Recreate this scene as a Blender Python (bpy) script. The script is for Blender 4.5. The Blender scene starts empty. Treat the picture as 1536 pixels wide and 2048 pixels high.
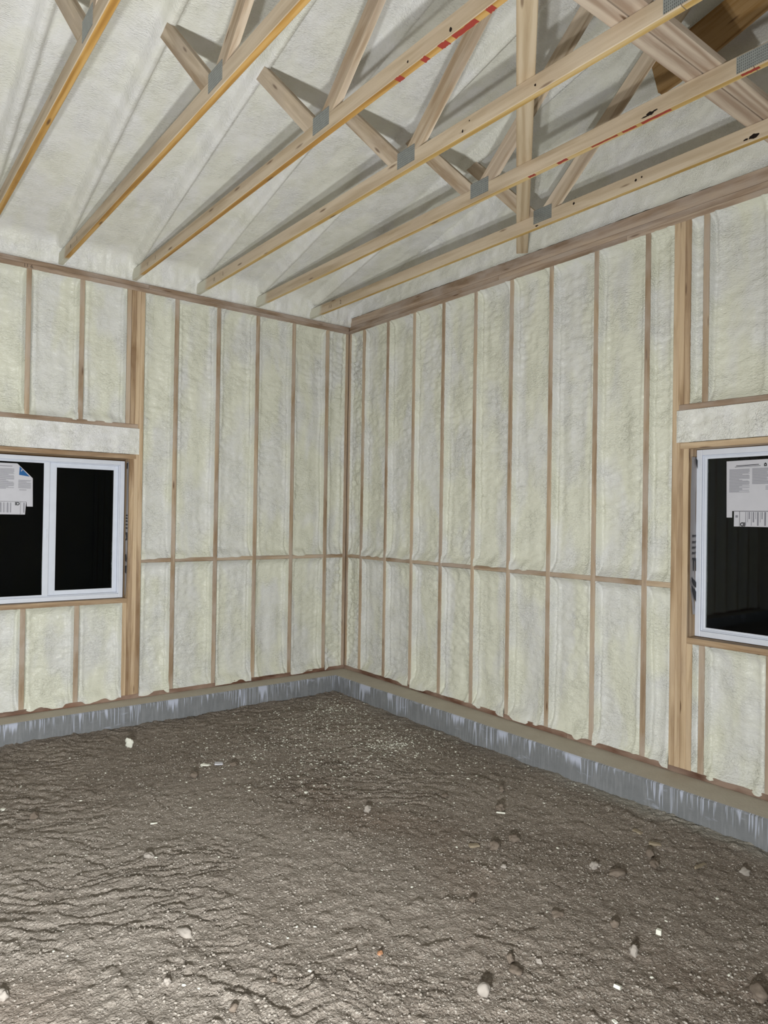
import bpy, math, random
import numpy as np
from mathutils import Vector, Matrix

# ------------------------------------------------------------------ camera
C = bpy.context.scene.collection
scn = bpy.context.scene
CAM = np.array([-4.30118610, -6.20450975, 1.61521141])
yaw, pitch, roll, fpx = 0.659142564, 0.00702849306, 0.0154798676, 1415.88917
def cam_axes():
    fwd = np.array([math.sin(yaw), math.cos(yaw), 0.]); right = np.array([math.cos(yaw), -math.sin(yaw), 0.]); up = np.array([0, 0, 1.])
    f2 = fwd*math.cos(pitch)+up*math.sin(pitch); u2 = -fwd*math.sin(pitch)+up*math.cos(pitch)
    return right*math.cos(roll)+u2*math.sin(roll), -right*math.sin(roll)+u2*math.cos(roll), f2
r_, u_, f_ = cam_axes()
cd = bpy.data.cameras.new('camera'); co = bpy.data.objects.new('camera', cd); C.objects.link(co)
cd.sensor_fit = 'VERTICAL'; cd.sensor_height = 24.0; cd.lens = fpx/2048*24.0; cd.clip_start = 0.05; cd.clip_end = 200
M = Matrix(((r_[0], u_[0], -f_[0], CAM[0]), (r_[1], u_[1], -f_[1], CAM[1]), (r_[2], u_[2], -f_[2], CAM[2]), (0, 0, 0, 1)))
co.matrix_world = M
scn.camera = co
# ------------------------------------------------------------------ world (night outside)
w = bpy.data.worlds.new('night'); scn.world = w; w.use_nodes = True
w.node_tree.nodes['Background'].inputs[0].default_value = (0.010, 0.013, 0.02, 1)
w.node_tree.nodes['Background'].inputs[1].default_value = 0.05
# ------------------------------------------------------------------ the two heads of a work light beside the camera
def lamp(loc, target, power, size, col):
    ld = bpy.data.lights.new('work_light', 'AREA'); ld.shape = 'RECTANGLE'; ld.size = size; ld.size_y = size*0.7
    ld.energy = power; ld.color = col
    o = bpy.data.objects.new('work_light', ld); C.objects.link(o); o.location = loc
    o.rotation_euler = (Vector(target)-Vector(loc)).to_track_quat('-Z', 'Y').to_euler()
lamp((-4.43, -6.02, 0.75), (-3.4, -1.6, 1.45), 138, 0.09, (0.985, 0.995, 0.955))
lamp((-4.83, -6.10, 0.75), (-3.8, -1.2, 1.45), 116, 0.09, (0.955, 0.985, 0.99))
scn.view_settings.view_transform = 'Standard'; scn.view_settings.look = 'None'
scn.view_settings.gamma = 1.0; scn.view_settings.use_curve_mapping = False
scn.view_settings.exposure = 0.06

random.seed(7); rng = np.random.default_rng(7)
# ------------------------------------------------------------------ noise (numpy)
def _h(ix, iy, s):
    n = (ix.astype(np.int64)*374761393 + iy.astype(np.int64)*668265263 + s*974634777) & 0x7fffffff
    n = ((n ^ (n >> 13))*1274126177) & 0x7fffffff
    return ((n ^ (n >> 16)) & 0xffff)/65535.0
def vn(x, y, s=0):
    x = np.asarray(x, float); y = np.asarray(y, float)
    x0 = np.floor(x); y0 = np.floor(y); fx = x-x0; fy = y-y0
    fx = fx*fx*fx*(fx*(fx*6-15)+10); fy = fy*fy*fy*(fy*(fy*6-15)+10)
    a = _h(x0, y0, s); b = _h(x0+1, y0, s); c = _h(x0, y0+1, s); d = _h(x0+1, y0+1, s)
    return (a*(1-fx)+b*fx)*(1-fy)+(c*(1-fx)+d*fx)*fy
def fbm(x, y, o=4, s=0, g=0.5):
    t = 0; a = 1; n = 0
    for i in range(o):
        t = t + a*vn(x*2**i+i*17.3, y*2**i+i*9.1, s+i); n += a; a *= g
    return t/n
def sstep(a, b, x): t = np.clip((x-a)/(b-a), 0, 1); return t*t*(3-2*t)

# ------------------------------------------------------------------ object helpers
def tag(o, label=None, cat=None, group=None, kind=None):
    if label: o['label'] = label
    if cat: o['category'] = cat
    if group: o['group'] = group
    if kind: o['kind'] = kind
    return o
def mesh(verts, faces, smooth=False, name='m'):
    me = bpy.data.meshes.new(name); me.from_pydata([tuple(map(float, v)) for v in verts], [], [tuple(f) for f in faces])
    if smooth: me.polygons.foreach_set('use_smooth', [True]*len(me.polygons))
    me.update(); return me
def npmesh(V, F, smooth=True, name='m'):
    me = bpy.data.meshes.new(name); n = len(V); m = len(F); k = F.shape[1]
    me.vertices.add(n); me.vertices.foreach_set('co', np.asarray(V, np.float32).ravel())
    me.loops.add(m*k); me.loops.foreach_set('vertex_index', F.astype(np.int32).ravel())
    me.polygons.add(m); me.polygons.foreach_set('loop_start', np.arange(0, m*k, k, dtype=np.int32))
    me.polygons.foreach_set('use_smooth', np.full(m, smooth)); me.update(calc_edges=True); return me
def link(name, me, mat=None, parent=None, mw=None):
    o = bpy.data.objects.new(name, me); C.objects.link(o)
    if me is not None and mat is not None and len(me.materials) == 0:
        for q in (mat if isinstance(mat, (list, tuple)) else [mat]): me.materials.append(q)
    mw = mw or Matrix.Identity(4)
    if parent is not None:
        o.parent = parent; mw = Matrix(parent['_w']).inverted() @ mw
    o.matrix_basis = mw
    o['_w'] = [list(r) for r in ((Matrix(parent['_w']) @ mw) if parent is not None else mw)]
    return o
def empty(name, loc):
    o = bpy.data.objects.new(name, None); C.objects.link(o); mw = Matrix.Translation(loc); o.matrix_basis = mw
    o['_w'] = [list(r) for r in mw]; return o
def frame(P0, X, Yh):
    X = Vector(X).normalized(); Y = Vector(Yh); Y = (Y-X*Y.dot(X)).normalized(); Z = X.cross(Y)
    return Matrix(((X[0], Y[0], Z[0], P0[0]), (X[1], Y[1], Z[1], P0[1]), (X[2], Y[2], Z[2], P0[2]), (0, 0, 0, 1)))
_lc = {}
def lumber_mesh(L, w, t, mats, ch=0.003, bottom=None):
    key = (round(L, 3), w, t, tuple(m.name for m in mats), ch, bottom)
    if key in _lc: return _lc[key]
    prof = [(-w/2+ch, -t/2), (w/2-ch, -t/2), (w/2, -t/2+ch), (w/2, t/2-ch), (w/2-ch, t/2), (-w/2+ch, t/2), (-w/2, t/2-ch), (-w/2, -t/2+ch)]
    V = [(0, a, b) for a, b in prof]+[(L, a, b) for a, b in prof]
    F = [(i, (i+1) % 8, 8+(i+1) % 8, 8+i) for i in range(8)]+[tuple(range(7, -1, -1)), tuple(range(8, 16))]
    me = mesh(V, F, name='lumber')
    for m in mats: me.materials.append(m)
    if bottom is not None:                       # side index of the underside, amber bounce light painted in
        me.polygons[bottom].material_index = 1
    _lc[key] = me; return me
def lumber(name, P0, P1, w, t, ydir, mat, parent=None, bottom=None):
    P0 = Vector(P0); P1 = Vector(P1)
    mats = mat if isinstance(mat, (list, tuple)) else [mat]
    return link(name, lumber_mesh((P1-P0).length, w, t, mats, bottom=bottom), None, parent, frame(P0, P1-P0, ydir))
def box_me(x0, x1, y0, y1, z0, z1):
    V = [(x, y, z) for x in (x0, x1) for y in (y0, y1) for z in (z0, z1)]
    F = [(0, 1, 3, 2), (4, 6, 7, 5), (0, 4, 5, 1), (2, 3, 7, 6), (0, 2, 6, 4), (1, 5, 7, 3)]
    return V, F
class MB:
    def __init__(s): s.v = []; s.f = []
    def add(s, V, F): n = len(s.v); s.v += list(V); s.f += [tuple(i+n for i in f) for f in F]; return s
    def box(s, *a): return s.add(*box_me(*a))
    def me(s, smooth=False): return mesh(s.v, s.f, smooth)

# ------------------------------------------------------------------ materials
def nt(name, rough=0.6, spec=0.4):
    m = bpy.data.materials.new(name); m.use_nodes = True; t = m.node_tree; b = t.nodes['Principled BSDF']
    b.inputs['Roughness'].default_value = rough; b.inputs['Specular IOR Level'].default_value = spec
    return m, t, b
class N:
    def __init__(s, t): s.t = t
    def n(s, typ, **k):
        x = s.t.nodes.new(typ)
        for a, v in k.items(): setattr(x, a, v)
        return x
    def l(s, a, b): s.t.links.new(a, b)
    def coord(s, scale=(1, 1, 1), rand=False, kind='Object'):
        c = s.n('ShaderNodeTexCoord'); o = c.outputs[kind]
        if rand:
            oi = s.n('ShaderNodeObjectInfo'); mu = s.n('ShaderNodeMath', operation='MULTIPLY'); mu.inputs[1].default_value = 37.0
            s.l(oi.outputs['Random'], mu.inputs[0]); ad = s.n('ShaderNodeVectorMath', operation='ADD')
            s.l(o, ad.inputs[0]); s.l(mu.outputs[0], ad.inputs[1]); o = ad.outputs[0]
        mp = s.n('ShaderNodeVectorMath', operation='MULTIPLY'); s.l(o, mp.inputs[0]); mp.inputs[1].default_value = scale
        return mp.outputs[0]
    def noise(s, vec, scale=1, detail=3, rough=0.5, dist=0):
        x = s.n('ShaderNodeTexNoise'); s.l(vec, x.inputs['Vector']); x.inputs['Scale'].default_value = scale
        x.inputs['Detail'].default_value = detail; x.inputs['Roughness'].default_value = rough; x.inputs['Distortion'].default_value = dist
        return x.outputs['Fac']
    def voro(s, vec, scale=1, feature='F1', rnd=1):
        x = s.n('ShaderNodeTexVoronoi', feature=feature); s.l(vec, x.inputs['Vector']); x.inputs['Scale'].default_value = scale
        x.inputs['Randomness'].default_value = rnd; return x.outputs['Distance']
    def ramp(s, f, *st):
        x = s.n('ShaderNodeValToRGB'); e = x.color_ramp.elements
        while len(e) > 1: e.remove(e[-1])
        e[0].position = st[0][0]; e[0].color = (*st[0][1], 1)
        for p, c in st[1:]:
            q = e.new(p); q.color = (*c, 1)
        s.l(f, x.inputs[0]); return x.outputs[0]
    def map(s, f, a, b, c=0., d=1.):
        x = s.n('ShaderNodeMapRange'); s.l(f, x.inputs[0])
        for i, v in enumerate((a, b, c, d)): x.inputs[i+1].default_value = v
        return x.outputs[0]
    def mix(s, fac, a, b, mode='MIX'):
        x = s.n('ShaderNodeMix', data_type='RGBA', blend_type=mode)
        for v, i in ((fac, 0), (a, 6), (b, 7)):
            if isinstance(v, (int, float)): x.inputs[i].default_value = v
            elif isinstance(v, tuple): x.inputs[i].default_value = (*v, 1)
            else: s.l(v, x.inputs[i])
        return x.outputs[2]
    def math(s, op, a, b=None):
        x = s.n('ShaderNodeMath', operation=op)
        for i, v in enumerate((a, b)):
            if v is None: continue
            if isinstance(v, (int, float)): x.inputs[i].default_value = v
            else: s.l(v, x.inputs[i])
        return x.outputs[0]
    def bump(s, h, st, dist, b, prev=None):
        x = s.n('ShaderNodeBump'); x.inputs['Strength'].default_value = st; x.inputs['Distance'].default_value = dist
        s.l(h, x.inputs['Height'])
        if prev is not None: s.l(prev, x.inputs['Normal'])
        s.l(x.outputs[0], b.inputs['Normal']); return x.outputs[0]

def foam(name, a=(0.75, 0.755, 0.655), bcol=(0.725, 0.73, 0.715), stretch=(1, 1, 1), peel=1.0):
    m, t, b = nt(name, 0.42, 0.45); q = N(t)
    v = q.coord()
    n1 = q.noise(q.coord((1, 1, 0.35) if name != 'spray_foam_ceiling' else (1, 0.4, 1)), 4.2, 2, 0.5, 0.3); c = q.mix(q.map(n1, 0.44, 0.58), a, bcol)
    n2 = q.noise(v, 9, 2); c = q.mix(q.map(n2, 0.35, 0.75, 0.0, 0.3), c, (0.62, 0.62, 0.50))
    q.l(c, b.inputs['Base Color'])
    vs = q.coord(stretch)
    area = q.map(q.noise(v, 5.0, 3), 0.36, 0.66, 0.25, 1.0)          # smooth stretched skin against knobbly skin
    p = q.noise(vs, 60, 3, 0.6, 1.2); h = q.math('MULTIPLY', p, area)
    n_ = q.bump(h, 0.75*peel, 0.014, b)
    p2 = q.voro(vs, 95); p2 = q.math('MULTIPLY', p2, area)
    q.bump(p2, 0.35*peel, 0.010, b, n_)
    q.l(q.map(n1, 0.3, 0.7, 0.27, 0.42), b.inputs['Roughness'])
    return m
FOAM_L = foam('spray_foam_wall_left', stretch=(0.55, 1, 1.15)); FOAM_R = foam('spray_foam_wall_right', stretch=(1, 0.55, 1.15))
FOAM_C = foam('spray_foam_ceiling', (0.80, 0.80, 0.75), (0.80, 0.80, 0.80), stretch=(0.6, 1.5, 1), peel=0.85)
FOAM_H = foam('spray_foam_header', (0.80, 0.80, 0.77), (0.79, 0.79, 0.81), peel=1.2)

def wood(name, lo, mid, hi, over=0.0, overcol=(0.62, 0.55, 0.48), end=False, knots=1.0, amber=0):
    m, t, b = nt(name, 0.62, 0.25); q = N(t)
    v = q.coord((1.1, 16, 16), rand=True); vv = q.coord((0.6, 3.2, 3.2), rand=True)
    g = q.noise(v, 1.6, 4, 0.6, 0.9); big = q.noise(vv, 1.3, 2, 0.5, 1.5)
    ring = q.n('ShaderNodeTexWave', wave_type='BANDS', bands_direction='Y'); q.l(q.coord((0.35, 6, 6), rand=True), ring.inputs['Vector'])
    ring.inputs['Scale'].default_value = 1.0; ring.inputs['Distortion'].default_value = 11; ring.inputs['Detail'].default_value = 2; ring.inputs['Detail Scale'].default_value = 0.8
    f = q.math('ADD', q.math('MULTIPLY', g, 0.55), q.math('ADD', q.math('MULTIPLY', big, 0.25), q.math('MULTIPLY', ring.outputs['Fac'], 0.20)))
    c = q.ramp(f, (0.36, lo), (0.5, mid), (0.62, hi))
    k = q.voro(q.coord((2.3, 13, 13), rand=True), 1.0)
    c = q.mix(q.map(k, 0.05, 0.12, 0.85*knots, 0.0), c, (0.12, 0.06, 0.03))
    if over:
        ov = q.noise(q.coord((2.2, 5, 5), rand=True), 1.5, 3, 0.55)
        c = q.mix(q.map(ov, 0.40, 0.66, 0.0, over), c, overcol)
    if end:                                       # foam mist on the end that dives into the insulation
        tc = q.n('ShaderNodeTexCoord'); sx = q.n('ShaderNodeSeparateXYZ'); q.l(tc.outputs['Object'], sx.inputs[0])
        nn = q.noise(q.coord((9, 9, 9)), 1.0, 2); e = q.math('ADD', sx.outputs[0], q.math('MULTIPLY', nn, -0.25))
        c = q.mix(q.map(e, 0.0, 0.12, 0.92, 0.0), c, (0.66, 0.66, 0.57))
    q.l(c, b.inputs['Base Color'])
    q.bump(g, 0.25, 0.003, b)
    return m
STUD = wood('stud_wood', (0.31, 0.215, 0.14), (0.43, 0.32, 0.22), (0.55, 0.43, 0.31), over=0.75, overcol=(0.50, 0.42, 0.36))
POST = wood('post_wood', (0.27, 0.17, 0.095), (0.47, 0.335, 0.21), (0.63, 0.48, 0.32), over=0.3, overcol=(0.52, 0.40, 0.30))
TOPP = wood('top_plate_wood', (0.24, 0.165, 0.11), (0.37, 0.27, 0.20), (0.50, 0.39, 0.30), over=0.7, overcol=(0.45, 0.38, 0.34))
TREAT = wood('treated_plate_wood', (0.10, 0.045, 0.028), (0.17, 0.085, 0.055), (0.25, 0.14, 0.095), over=0.7, overcol=(0.40, 0.30, 0.24))
CHORD = wood('chord_wood', (0.42, 0.325, 0.22), (0.53, 0.425, 0.305), (0.62, 0.515, 0.39), end=True, over=0.3, overcol=(0.55, 0.45, 0.36))
EDGE_A = wood('amber_bounce_edge_wood', (0.36, 0.185, 0.045), (0.48, 0.27, 0.075), (0.58, 0.36, 0.13), end=True)  # chord undersides: warm bounce off the floor put into the wood colour
EDGE_B = wood('pale_amber_bounce_edge_wood', (0.46, 0.29, 0.09), (0.57, 0.39, 0.15), (0.65, 0.48, 0.24), end=True)  # weaker share of the same painted floor bounce
WEB = wood('web_wood', (0.36, 0.26, 0.17), (0.52, 0.42, 0.31), (0.66, 0.55, 0.43), over=0.4, overcol=(0.50, 0.42, 0.36))
BRACE = wood('brace_wood', (0.38, 0.28, 0.21), (0.50, 0.40, 0.32), (0.62, 0.52, 0.42), knots=1.0)
PALE = wood('pale_brace_wood', (0.46, 0.35, 0.23), (0.56, 0.45, 0.31), (0.63, 0.52, 0.38), knots=0.8)
SHADEW = wood('shaded_board_wood', (0.20, 0.10, 0.03), (0.30, 0.17, 0.06), (0.38, 0.24, 0.11))  # shade under the roof is mixed into this darker wood colour

def plain(name, col, rough=0.5, spec=0.4, metal=0.0, bump=0):
    m, t, b = nt(name, rough, spec); b.inputs['Base Color'].default_value = (*col, 1); b.inputs['Metallic'].default_value = metal
    q = N(t)
    n = q.noise(q.coord(), 14, 3); c = q.mix(q.map(n, 0.3, 0.7, 0.0, 0.22), col, tuple(x*0.78 for x in col)); q.l(c, b.inputs['Base Color'])
    if bump: q.bump(q.noise(q.coord(), 60, 2), bump, 0.004, b)
    return m
VINYL = plain('white_vinyl', (0.72, 0.76, 0.86), 0.32, 0.5)
PAPER = plain('label_paper', (0.60, 0.60, 0.66), 0.5, 0.3)
INK = plain('grey_print', (0.24, 0.24, 0.28), 0.6, 0.2)
BLACK = plain('black_print', (0.02, 0.02, 0.025), 0.55, 0.3)
BLUE = plain('blue_print', (0.01, 0.11, 0.33), 0.5, 0.3)
WRAP = plain('house_wrap', (0.36, 0.34, 0.35), 0.38, 0.45, bump=0.3)
RED = plain('red_paint', (0.36, 0.055, 0.04), 0.6, 0.2)
SHEATH = plain('sheathing', (0.40, 0.28, 0.17), 0.8, 0.1)
KNOT = plain('knot', (0.018, 0.012, 0.010), 0.8, 0.1)
PENCIL = plain('pencil_mark', (0.10, 0.075, 0.06), 0.8, 0.1)
WHITEF = plain('foam_scrap_material', (0.78, 0.78, 0.70), 0.5, 0.3, bump=0.6)

def plate_metal():
    m, t, b = nt('galvanised_plate', 0.45, 0.5); q = N(t); b.inputs['Metallic'].default_value = 0.55
    sx = q.n('ShaderNodeSeparateXYZ'); c_ = q.n('ShaderNodeTexCoord'); q.l(c_.outputs['Object'], sx.inputs[0])
    a = q.math('SINE', q.math('MULTIPLY', sx.outputs[1], 2*math.pi/0.0085)); bb = q.math('SINE', q.math('MULTIPLY', sx.outputs[2], 2*math.pi/0.0125))
    s = q.math('MULTIPLY', q.math('GREATER_THAN', a, 0.25), q.math('GREATER_THAN', bb, -0.35))
    n = q.noise(q.coord(), 60, 2)
    c = q.mix(n, (0.27, 0.29, 0.29), (0.46, 0.49, 0.49)); c = q.mix(q.math('MULTIPLY', s, 0.72), c, (0.06, 0.065, 0.065))
    q.l(c, b.inputs['Base Color']); return m
PLATE = plate_metal()

def glass():
    m, t, b = nt('window_glass', 0.02, 0.5); b.inputs['Transmission Weight'].default_value = 1.0; b.inputs['IOR'].default_value = 1.32
    b.inputs['Base Color'].default_value = (0.75, 0.82, 0.80, 1); return m
GLASS = glass()

def concrete():
    m, t, b = nt('curb_concrete', 0.8, 0.2); q = N(t)
    at = q.n('ShaderNodeAttribute', attribute_name='runpos'); sx = q.n('ShaderNodeSeparateXYZ'); q.l(at.outputs['Vector'], sx.inputs[0])
    u, z = sx.outputs[0], sx.outputs[1]
    cb = q.n('ShaderNodeCombineXYZ'); q.l(u, cb.inputs[0]); q.l(z, cb.inputs[1]); v = cb.outputs[0]
    def mul(s): x = q.n('ShaderNodeVectorMath', operation='MULTIPLY'); q.l(v, x.inputs[0]); x.inputs[1].default_value = s; return x.outputs[0]
    base = q.mix(q.noise(mul((7, 9, 1)), 1, 4, 0.6), (0.15, 0.158, 0.17), (0.27, 0.28, 0.295))
    base = q.mix(q.map(q.noise(mul((60, 5, 1)), 1, 2), 0.5, 0.62, 0.0, 0.4), base, (0.30, 0.31, 0.33))
    reach = q.noise(mul((1.7, 0, 1)), 1, 2)
    def contour(sc, lv, wd):
        n = q.noise(mul((sc, 0.5, 1)), 1, 0, 0.4, 0.0)
        return q.map(q.math('ABSOLUTE', q.math('SUBTRACT', n, lv)), 0.0, wd, 1, 0)
    drip = q.math('MAXIMUM', q.math('MAXIMUM', contour(15, 0.5, 0.026), contour(21, 0.42, 0.03)), contour(26, 0.60, 0.035))
    lim = q.math('ADD', z, q.map(q.noise(mul((40, 0, 1)), 1, 1), 0.3, 0.7, 0.03, 0.20))
    lim = q.math('ADD', lim, q.map(reach, 0.38, 0.62, -0.14, 0.05))
    f = q.math('MULTIPLY', q.map(drip, 0.25, 0.7, 0, 1), q.map(lim, -0.02, 0.03, 0, 1))
    blot = q.noise(mul((5, 16, 1)), 1, 4, 0.6); f = q.math('MAXIMUM', f, q.map(blot, 0.63, 0.70, 0, 0.4))
    top = q.map(q.math('ADD', z, q.math('MULTIPLY', q.noise(mul((9, 20, 1)), 1, 2), 0.06)), 0.022, 0.042, 0, 0.6)
    f = q.math('MAXIMUM', f, top)
    c = q.mix(q.math('MULTIPLY', f, 0.8), base, (0.56, 0.60, 0.74))
    q.l(c, b.inputs['Base Color']); q.bump(q.noise(mul((50, 50, 1)), 1, 3), 0.3, 0.006, b)
    m2, t, b = nt('curb_top_dusty', 0.85, 0.15); q = N(t); vv = q.coord()
    c = q.mix(q.noise(vv, 5, 4, 0.6), (0.44, 0.395, 0.33), (0.58, 0.54, 0.47)); c = q.mix(q.map(q.noise(vv, 45, 2), 0.68, 0.72, 0, 0.6), c, (0.6, 0.58, 0.5))
    q.l(c, b.inputs['Base Color']); q.bump(q.noise(vv, 60, 3), 0.35, 0.006, b)
    return m, m2
CONC, CONC_TOP = concrete()

def dirt():
    m, t, b = nt('dirt', 0.95, 0.1); q = N(t); v = q.coord()
    n1 = q.noise(v, 1.1, 3, 0.55); n2 = q.noise(v, 22, 4, 0.65)
    c = q.mix(q.map(n1, 0.35, 0.65), (0.150, 0.121, 0.099), (0.258, 0.220, 0.190))
    c = q.mix(q.map(n2, 0.35, 0.7, 0.0, 0.6), c, (0.33, 0.283, 0.243))
    n3 = q.noise(v, 75, 3, 0.6); c = q.mix(q.map(n3, 0.52, 0.72, 0, 0.75), c, (0.44, 0.40, 0.36))
    c = q.mix(q.map(q.noise(v, 120, 2), 0.62, 0.68, 0, 0.85), c, (0.62, 0.58, 0.53))
    c = q.mix(q.map(q.noise(v, 0.7, 2), 0.58, 0.72, 0, 0.25), c, (0.20, 0.105, 0.06))
    lit_pool = q.n('ShaderNodeVectorMath', operation='DISTANCE'); q.l(v, lit_pool.inputs[0]); lit_pool.inputs[1].default_value = (-3.7, -3.2, -0.17)   # lamp light pooled on the near left floor, painted paler into the dirt
    dd = q.math('ADD', lit_pool.outputs['Value'], q.math('MULTIPLY', q.noise(v, 1.6, 3), -1.4)); c = q.mix(q.map(dd, -0.2, 1.3, 0.38, 0.0), c, (0.42, 0.385, 0.35))
    # dusty concrete wash along the foot of the right-hand curb
    sx = q.n('ShaderNodeSeparateXYZ'); q.l(v, sx.inputs[0])
    e = q.math('ADD', sx.outputs[0], q.math('MULTIPLY', q.noise(v, 4, 4), 0.22))
    c = q.mix(q.math('MULTIPLY', q.map(e, -0.30, -0.20, 0, 0.8), q.map(sx.outputs[1], -2.6, -3.6, 0.25, 1.0)), c, (0.36, 0.34, 0.30))
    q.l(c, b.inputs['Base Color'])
    n_ = q.bump(n2, 0.6, 0.02, b); n_ = q.bump(n3, 1.0, 0.012, b, n_); q.bump(q.voro(v, 95), 0.4, 0.006, b, n_)
    return m
DIRT = dirt()
def stone_mat(name, a, bcol):
    m, t, b = nt(name, 0.85, 0.2); q = N(t); v = q.coord(rand=True)
    q.l(q.mix(q.noise(v, 30, 3), a, bcol), b.inputs['Base Color']); q.bump(q.noise(v, 80, 3), 0.4, 0.004, b); return m
STONE_P = stone_mat('pale_stone', (0.30, 0.27, 0.24), (0.42, 0.38, 0.35)); STONE_B = stone_mat('brown_stone', (0.13, 0.10, 0.08), (0.24, 0.20, 0.165))
CHIP = stone_mat('weathered_wood_chip', (0.22, 0.18, 0.13), (0.36, 0.30, 0.22)); ORANGE = stone_mat('orange_clay', (0.40, 0.19, 0.10), (0.48, 0.26, 0.15))
GRAVEL = stone_mat('gravel', (0.26, 0.23, 0.20), (0.50, 0.46, 0.42))

# ------------------------------------------------------------------ dimensions
ZP, HT, ZB = 0.038, 3.553, 1.199          # top of bottom plate, underside of top plates, blocking height
SL = 0.25; ZR0 = 3.80                     # roof slope and underside of ceiling foam at the wall
LW = lambda u, d, z: (-u, d, z)           # left wall: u from the corner, d into the wall
RW = lambda u, d, z: (d, -u, z)
XEND, YEND = -9.3, -9.14

# ------------------------------------------------------------------ structure: sheathing shells
def shell(name, V, F, mat): return tag(link(name, mesh(V, F), mat), kind='structure')
def wall_shell(name, W, end, win, top):
    """outer sheathing slab with the window opening cut out"""
    u0, u1, z0, z1 = win; d0, d1 = 0.14, 0.155; b = MB()
    for (a, c, e, f) in ((-0.15, u0, 0, top), (u1, end, 0, top), (u0, u1, 0, z0), (u0, u1, z1, top)):
        V, F = box_me(a, c, d0, d1, e, f); b.add([W(*v) for v in V], F)
    return tag(link(name, b.me(), SHEATH), kind='structure')
WIN_L = (2.313, 3.55, 0.878, 2.066); WIN_R = (3.818, 5.04, 0.878, 2.078)
wall_left = wall_shell('wall_left', LW, 9.3, WIN_L, 3.80)
wall_right = wall_shell('wall_right', RW, 9.14, WIN_R, 3.63)

# foam bay: a displaced sheet that fills between two members
_seed = [10]
def bay(W, parent, mat, u0, u1, z0, z1, depth=0.05, rough=1.0, du=0.010, dz=0.0115, toe=True, flush=False, name='foam_panel'):
    _seed[0] += 1; s = _seed[0]*13
    nu = max(6, int((u1-u0)/du)); nz = max(6, int((z1-z0)/dz))
    e = 0.5-0.5*np.cos(np.linspace(0, math.pi, nu+1)); lin = np.linspace(0, 1, nu+1); uu = u0+(u1-u0)*(0.55*e+0.45*lin)
    e = np.linspace(0, 1, nz+1); zz = z0+(z1-z0)*e
    U, Z = np.meshgrid(uu, zz)
    wob = 0.005*(fbm(Z*9, U*0+s, 3, s)-0.5)
    tl = U-u0; tr = u1-U; tb = Z-z0; tt = z1-Z
    ed = np.minimum(tl, tr)
    fil = np.exp(-(np.maximum(ed, 0)/(0.009+0.006*vn(Z*4, U*0, s+3)))**1.5)
    vb = np.exp(-(tb/(0.035+0.03*vn(U*8, Z*0, s+5)))**1.3) if toe else 0
    vt = np.exp(-(tt/0.030)**1.3)
    fil = np.clip(np.maximum(np.maximum(fil, vb), vt), 0, 1)
    D = depth*(0.85+0.4*fbm(U*2.5, Z*0.9, 3, s+1)) if not flush else 0.004
    d = D*(1-fil)+0.0045*fil
    d = d-0.011*np.exp(-((ed-0.034-0.012*vn(Z*3, U*0+1, s+31))/0.013)**2)*(0.4+vn(Z*2.3, U*0, s+30))*(0 if flush else 1)
    mid = 1-fil
    d = d-0.012*rough*(fbm(U*7, Z*2.2, 3, s+2)-0.5)*mid*2-0.016*rough*(fbm(U*13, Z*0.9, 2, s+20)-0.5)*mid
    d = d-0.010*rough*np.abs(fbm(U*5, Z*14, 3, s+7)-0.5)*2*mid*vn(U*3, Z*2, s+9)
    WR = 1.2*fbm(U*5, Z*5, 2, s+15); d = d-0.017*rough*(fbm(U*20+WR, Z*42+2*WR, 3, s+4, 0.55)-0.5)*(0.3+mid)*(0.25+1.2*vn(U*5, Z*1.6, s+12))
    if toe: d = d-0.020*vb*(fbm(U*13, Z*0+s, 3, s+6)-0.35)
    d = np.where(ed < 1e-6, np.maximum(d, 0.003), d)
    UU = U+np.where(tl < 1e-6, -0.002, 0)+np.where(tr < 1e-6, 0.002, 0)
    if toe:
        mk = sstep(0.50, 0.76, fbm(U*7, U*0+s, 2, s+8)); wz = np.exp(-(tb/0.035)**2)*mk; Z = Z-(0.026 if z0 < 0.1 else 0.010)*wz
        w2 = np.exp(-(tb/0.05)**3)*mk; d = d*(1-w2)-(0.005+0.006*fbm(U*30, Z*30, 2, s+40))*w2
    P = W(UU.ravel(), d.ravel(), Z.ravel()); V = np.stack([np.broadcast_to(np.asarray(c), U.size) for c in P], 1)
    i = np.arange(nz)[:, None]*(nu+1)+np.arange(nu)[None]; F = np.stack([i, i+1, i+nu+2, i+nu+1], -1).reshape(-1, 4)
    return link(name, npmesh(V, F), mat, parent)

def stud(W, parent, uc, z0, z1, mat=STUD, w=0.038, name='stud', lean=0.0):
    P0 = W(uc, 0.07, z0); P1 = W(uc+lean, 0.07, z1); n = Vector(W(0, 1, 0))-Vector(W(0, 0, 0))
    return lumber(name, P0, P1, 0.14, w, n, mat, parent)
def plate(W, parent, u0, u1, z0, z1, mat, name, d0=0.0, dd=0.14):
    P0 = W(u0, d0+dd/2, (z0+z1)/2); P1 = W(u1, d0+dd/2, (z0+z1)/2); n = Vector(W(0, 1, 0))-Vector(W(0, 0, 0))
    return lumber(name, P0, P1, dd, z1-z0, n, mat, parent)

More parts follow.
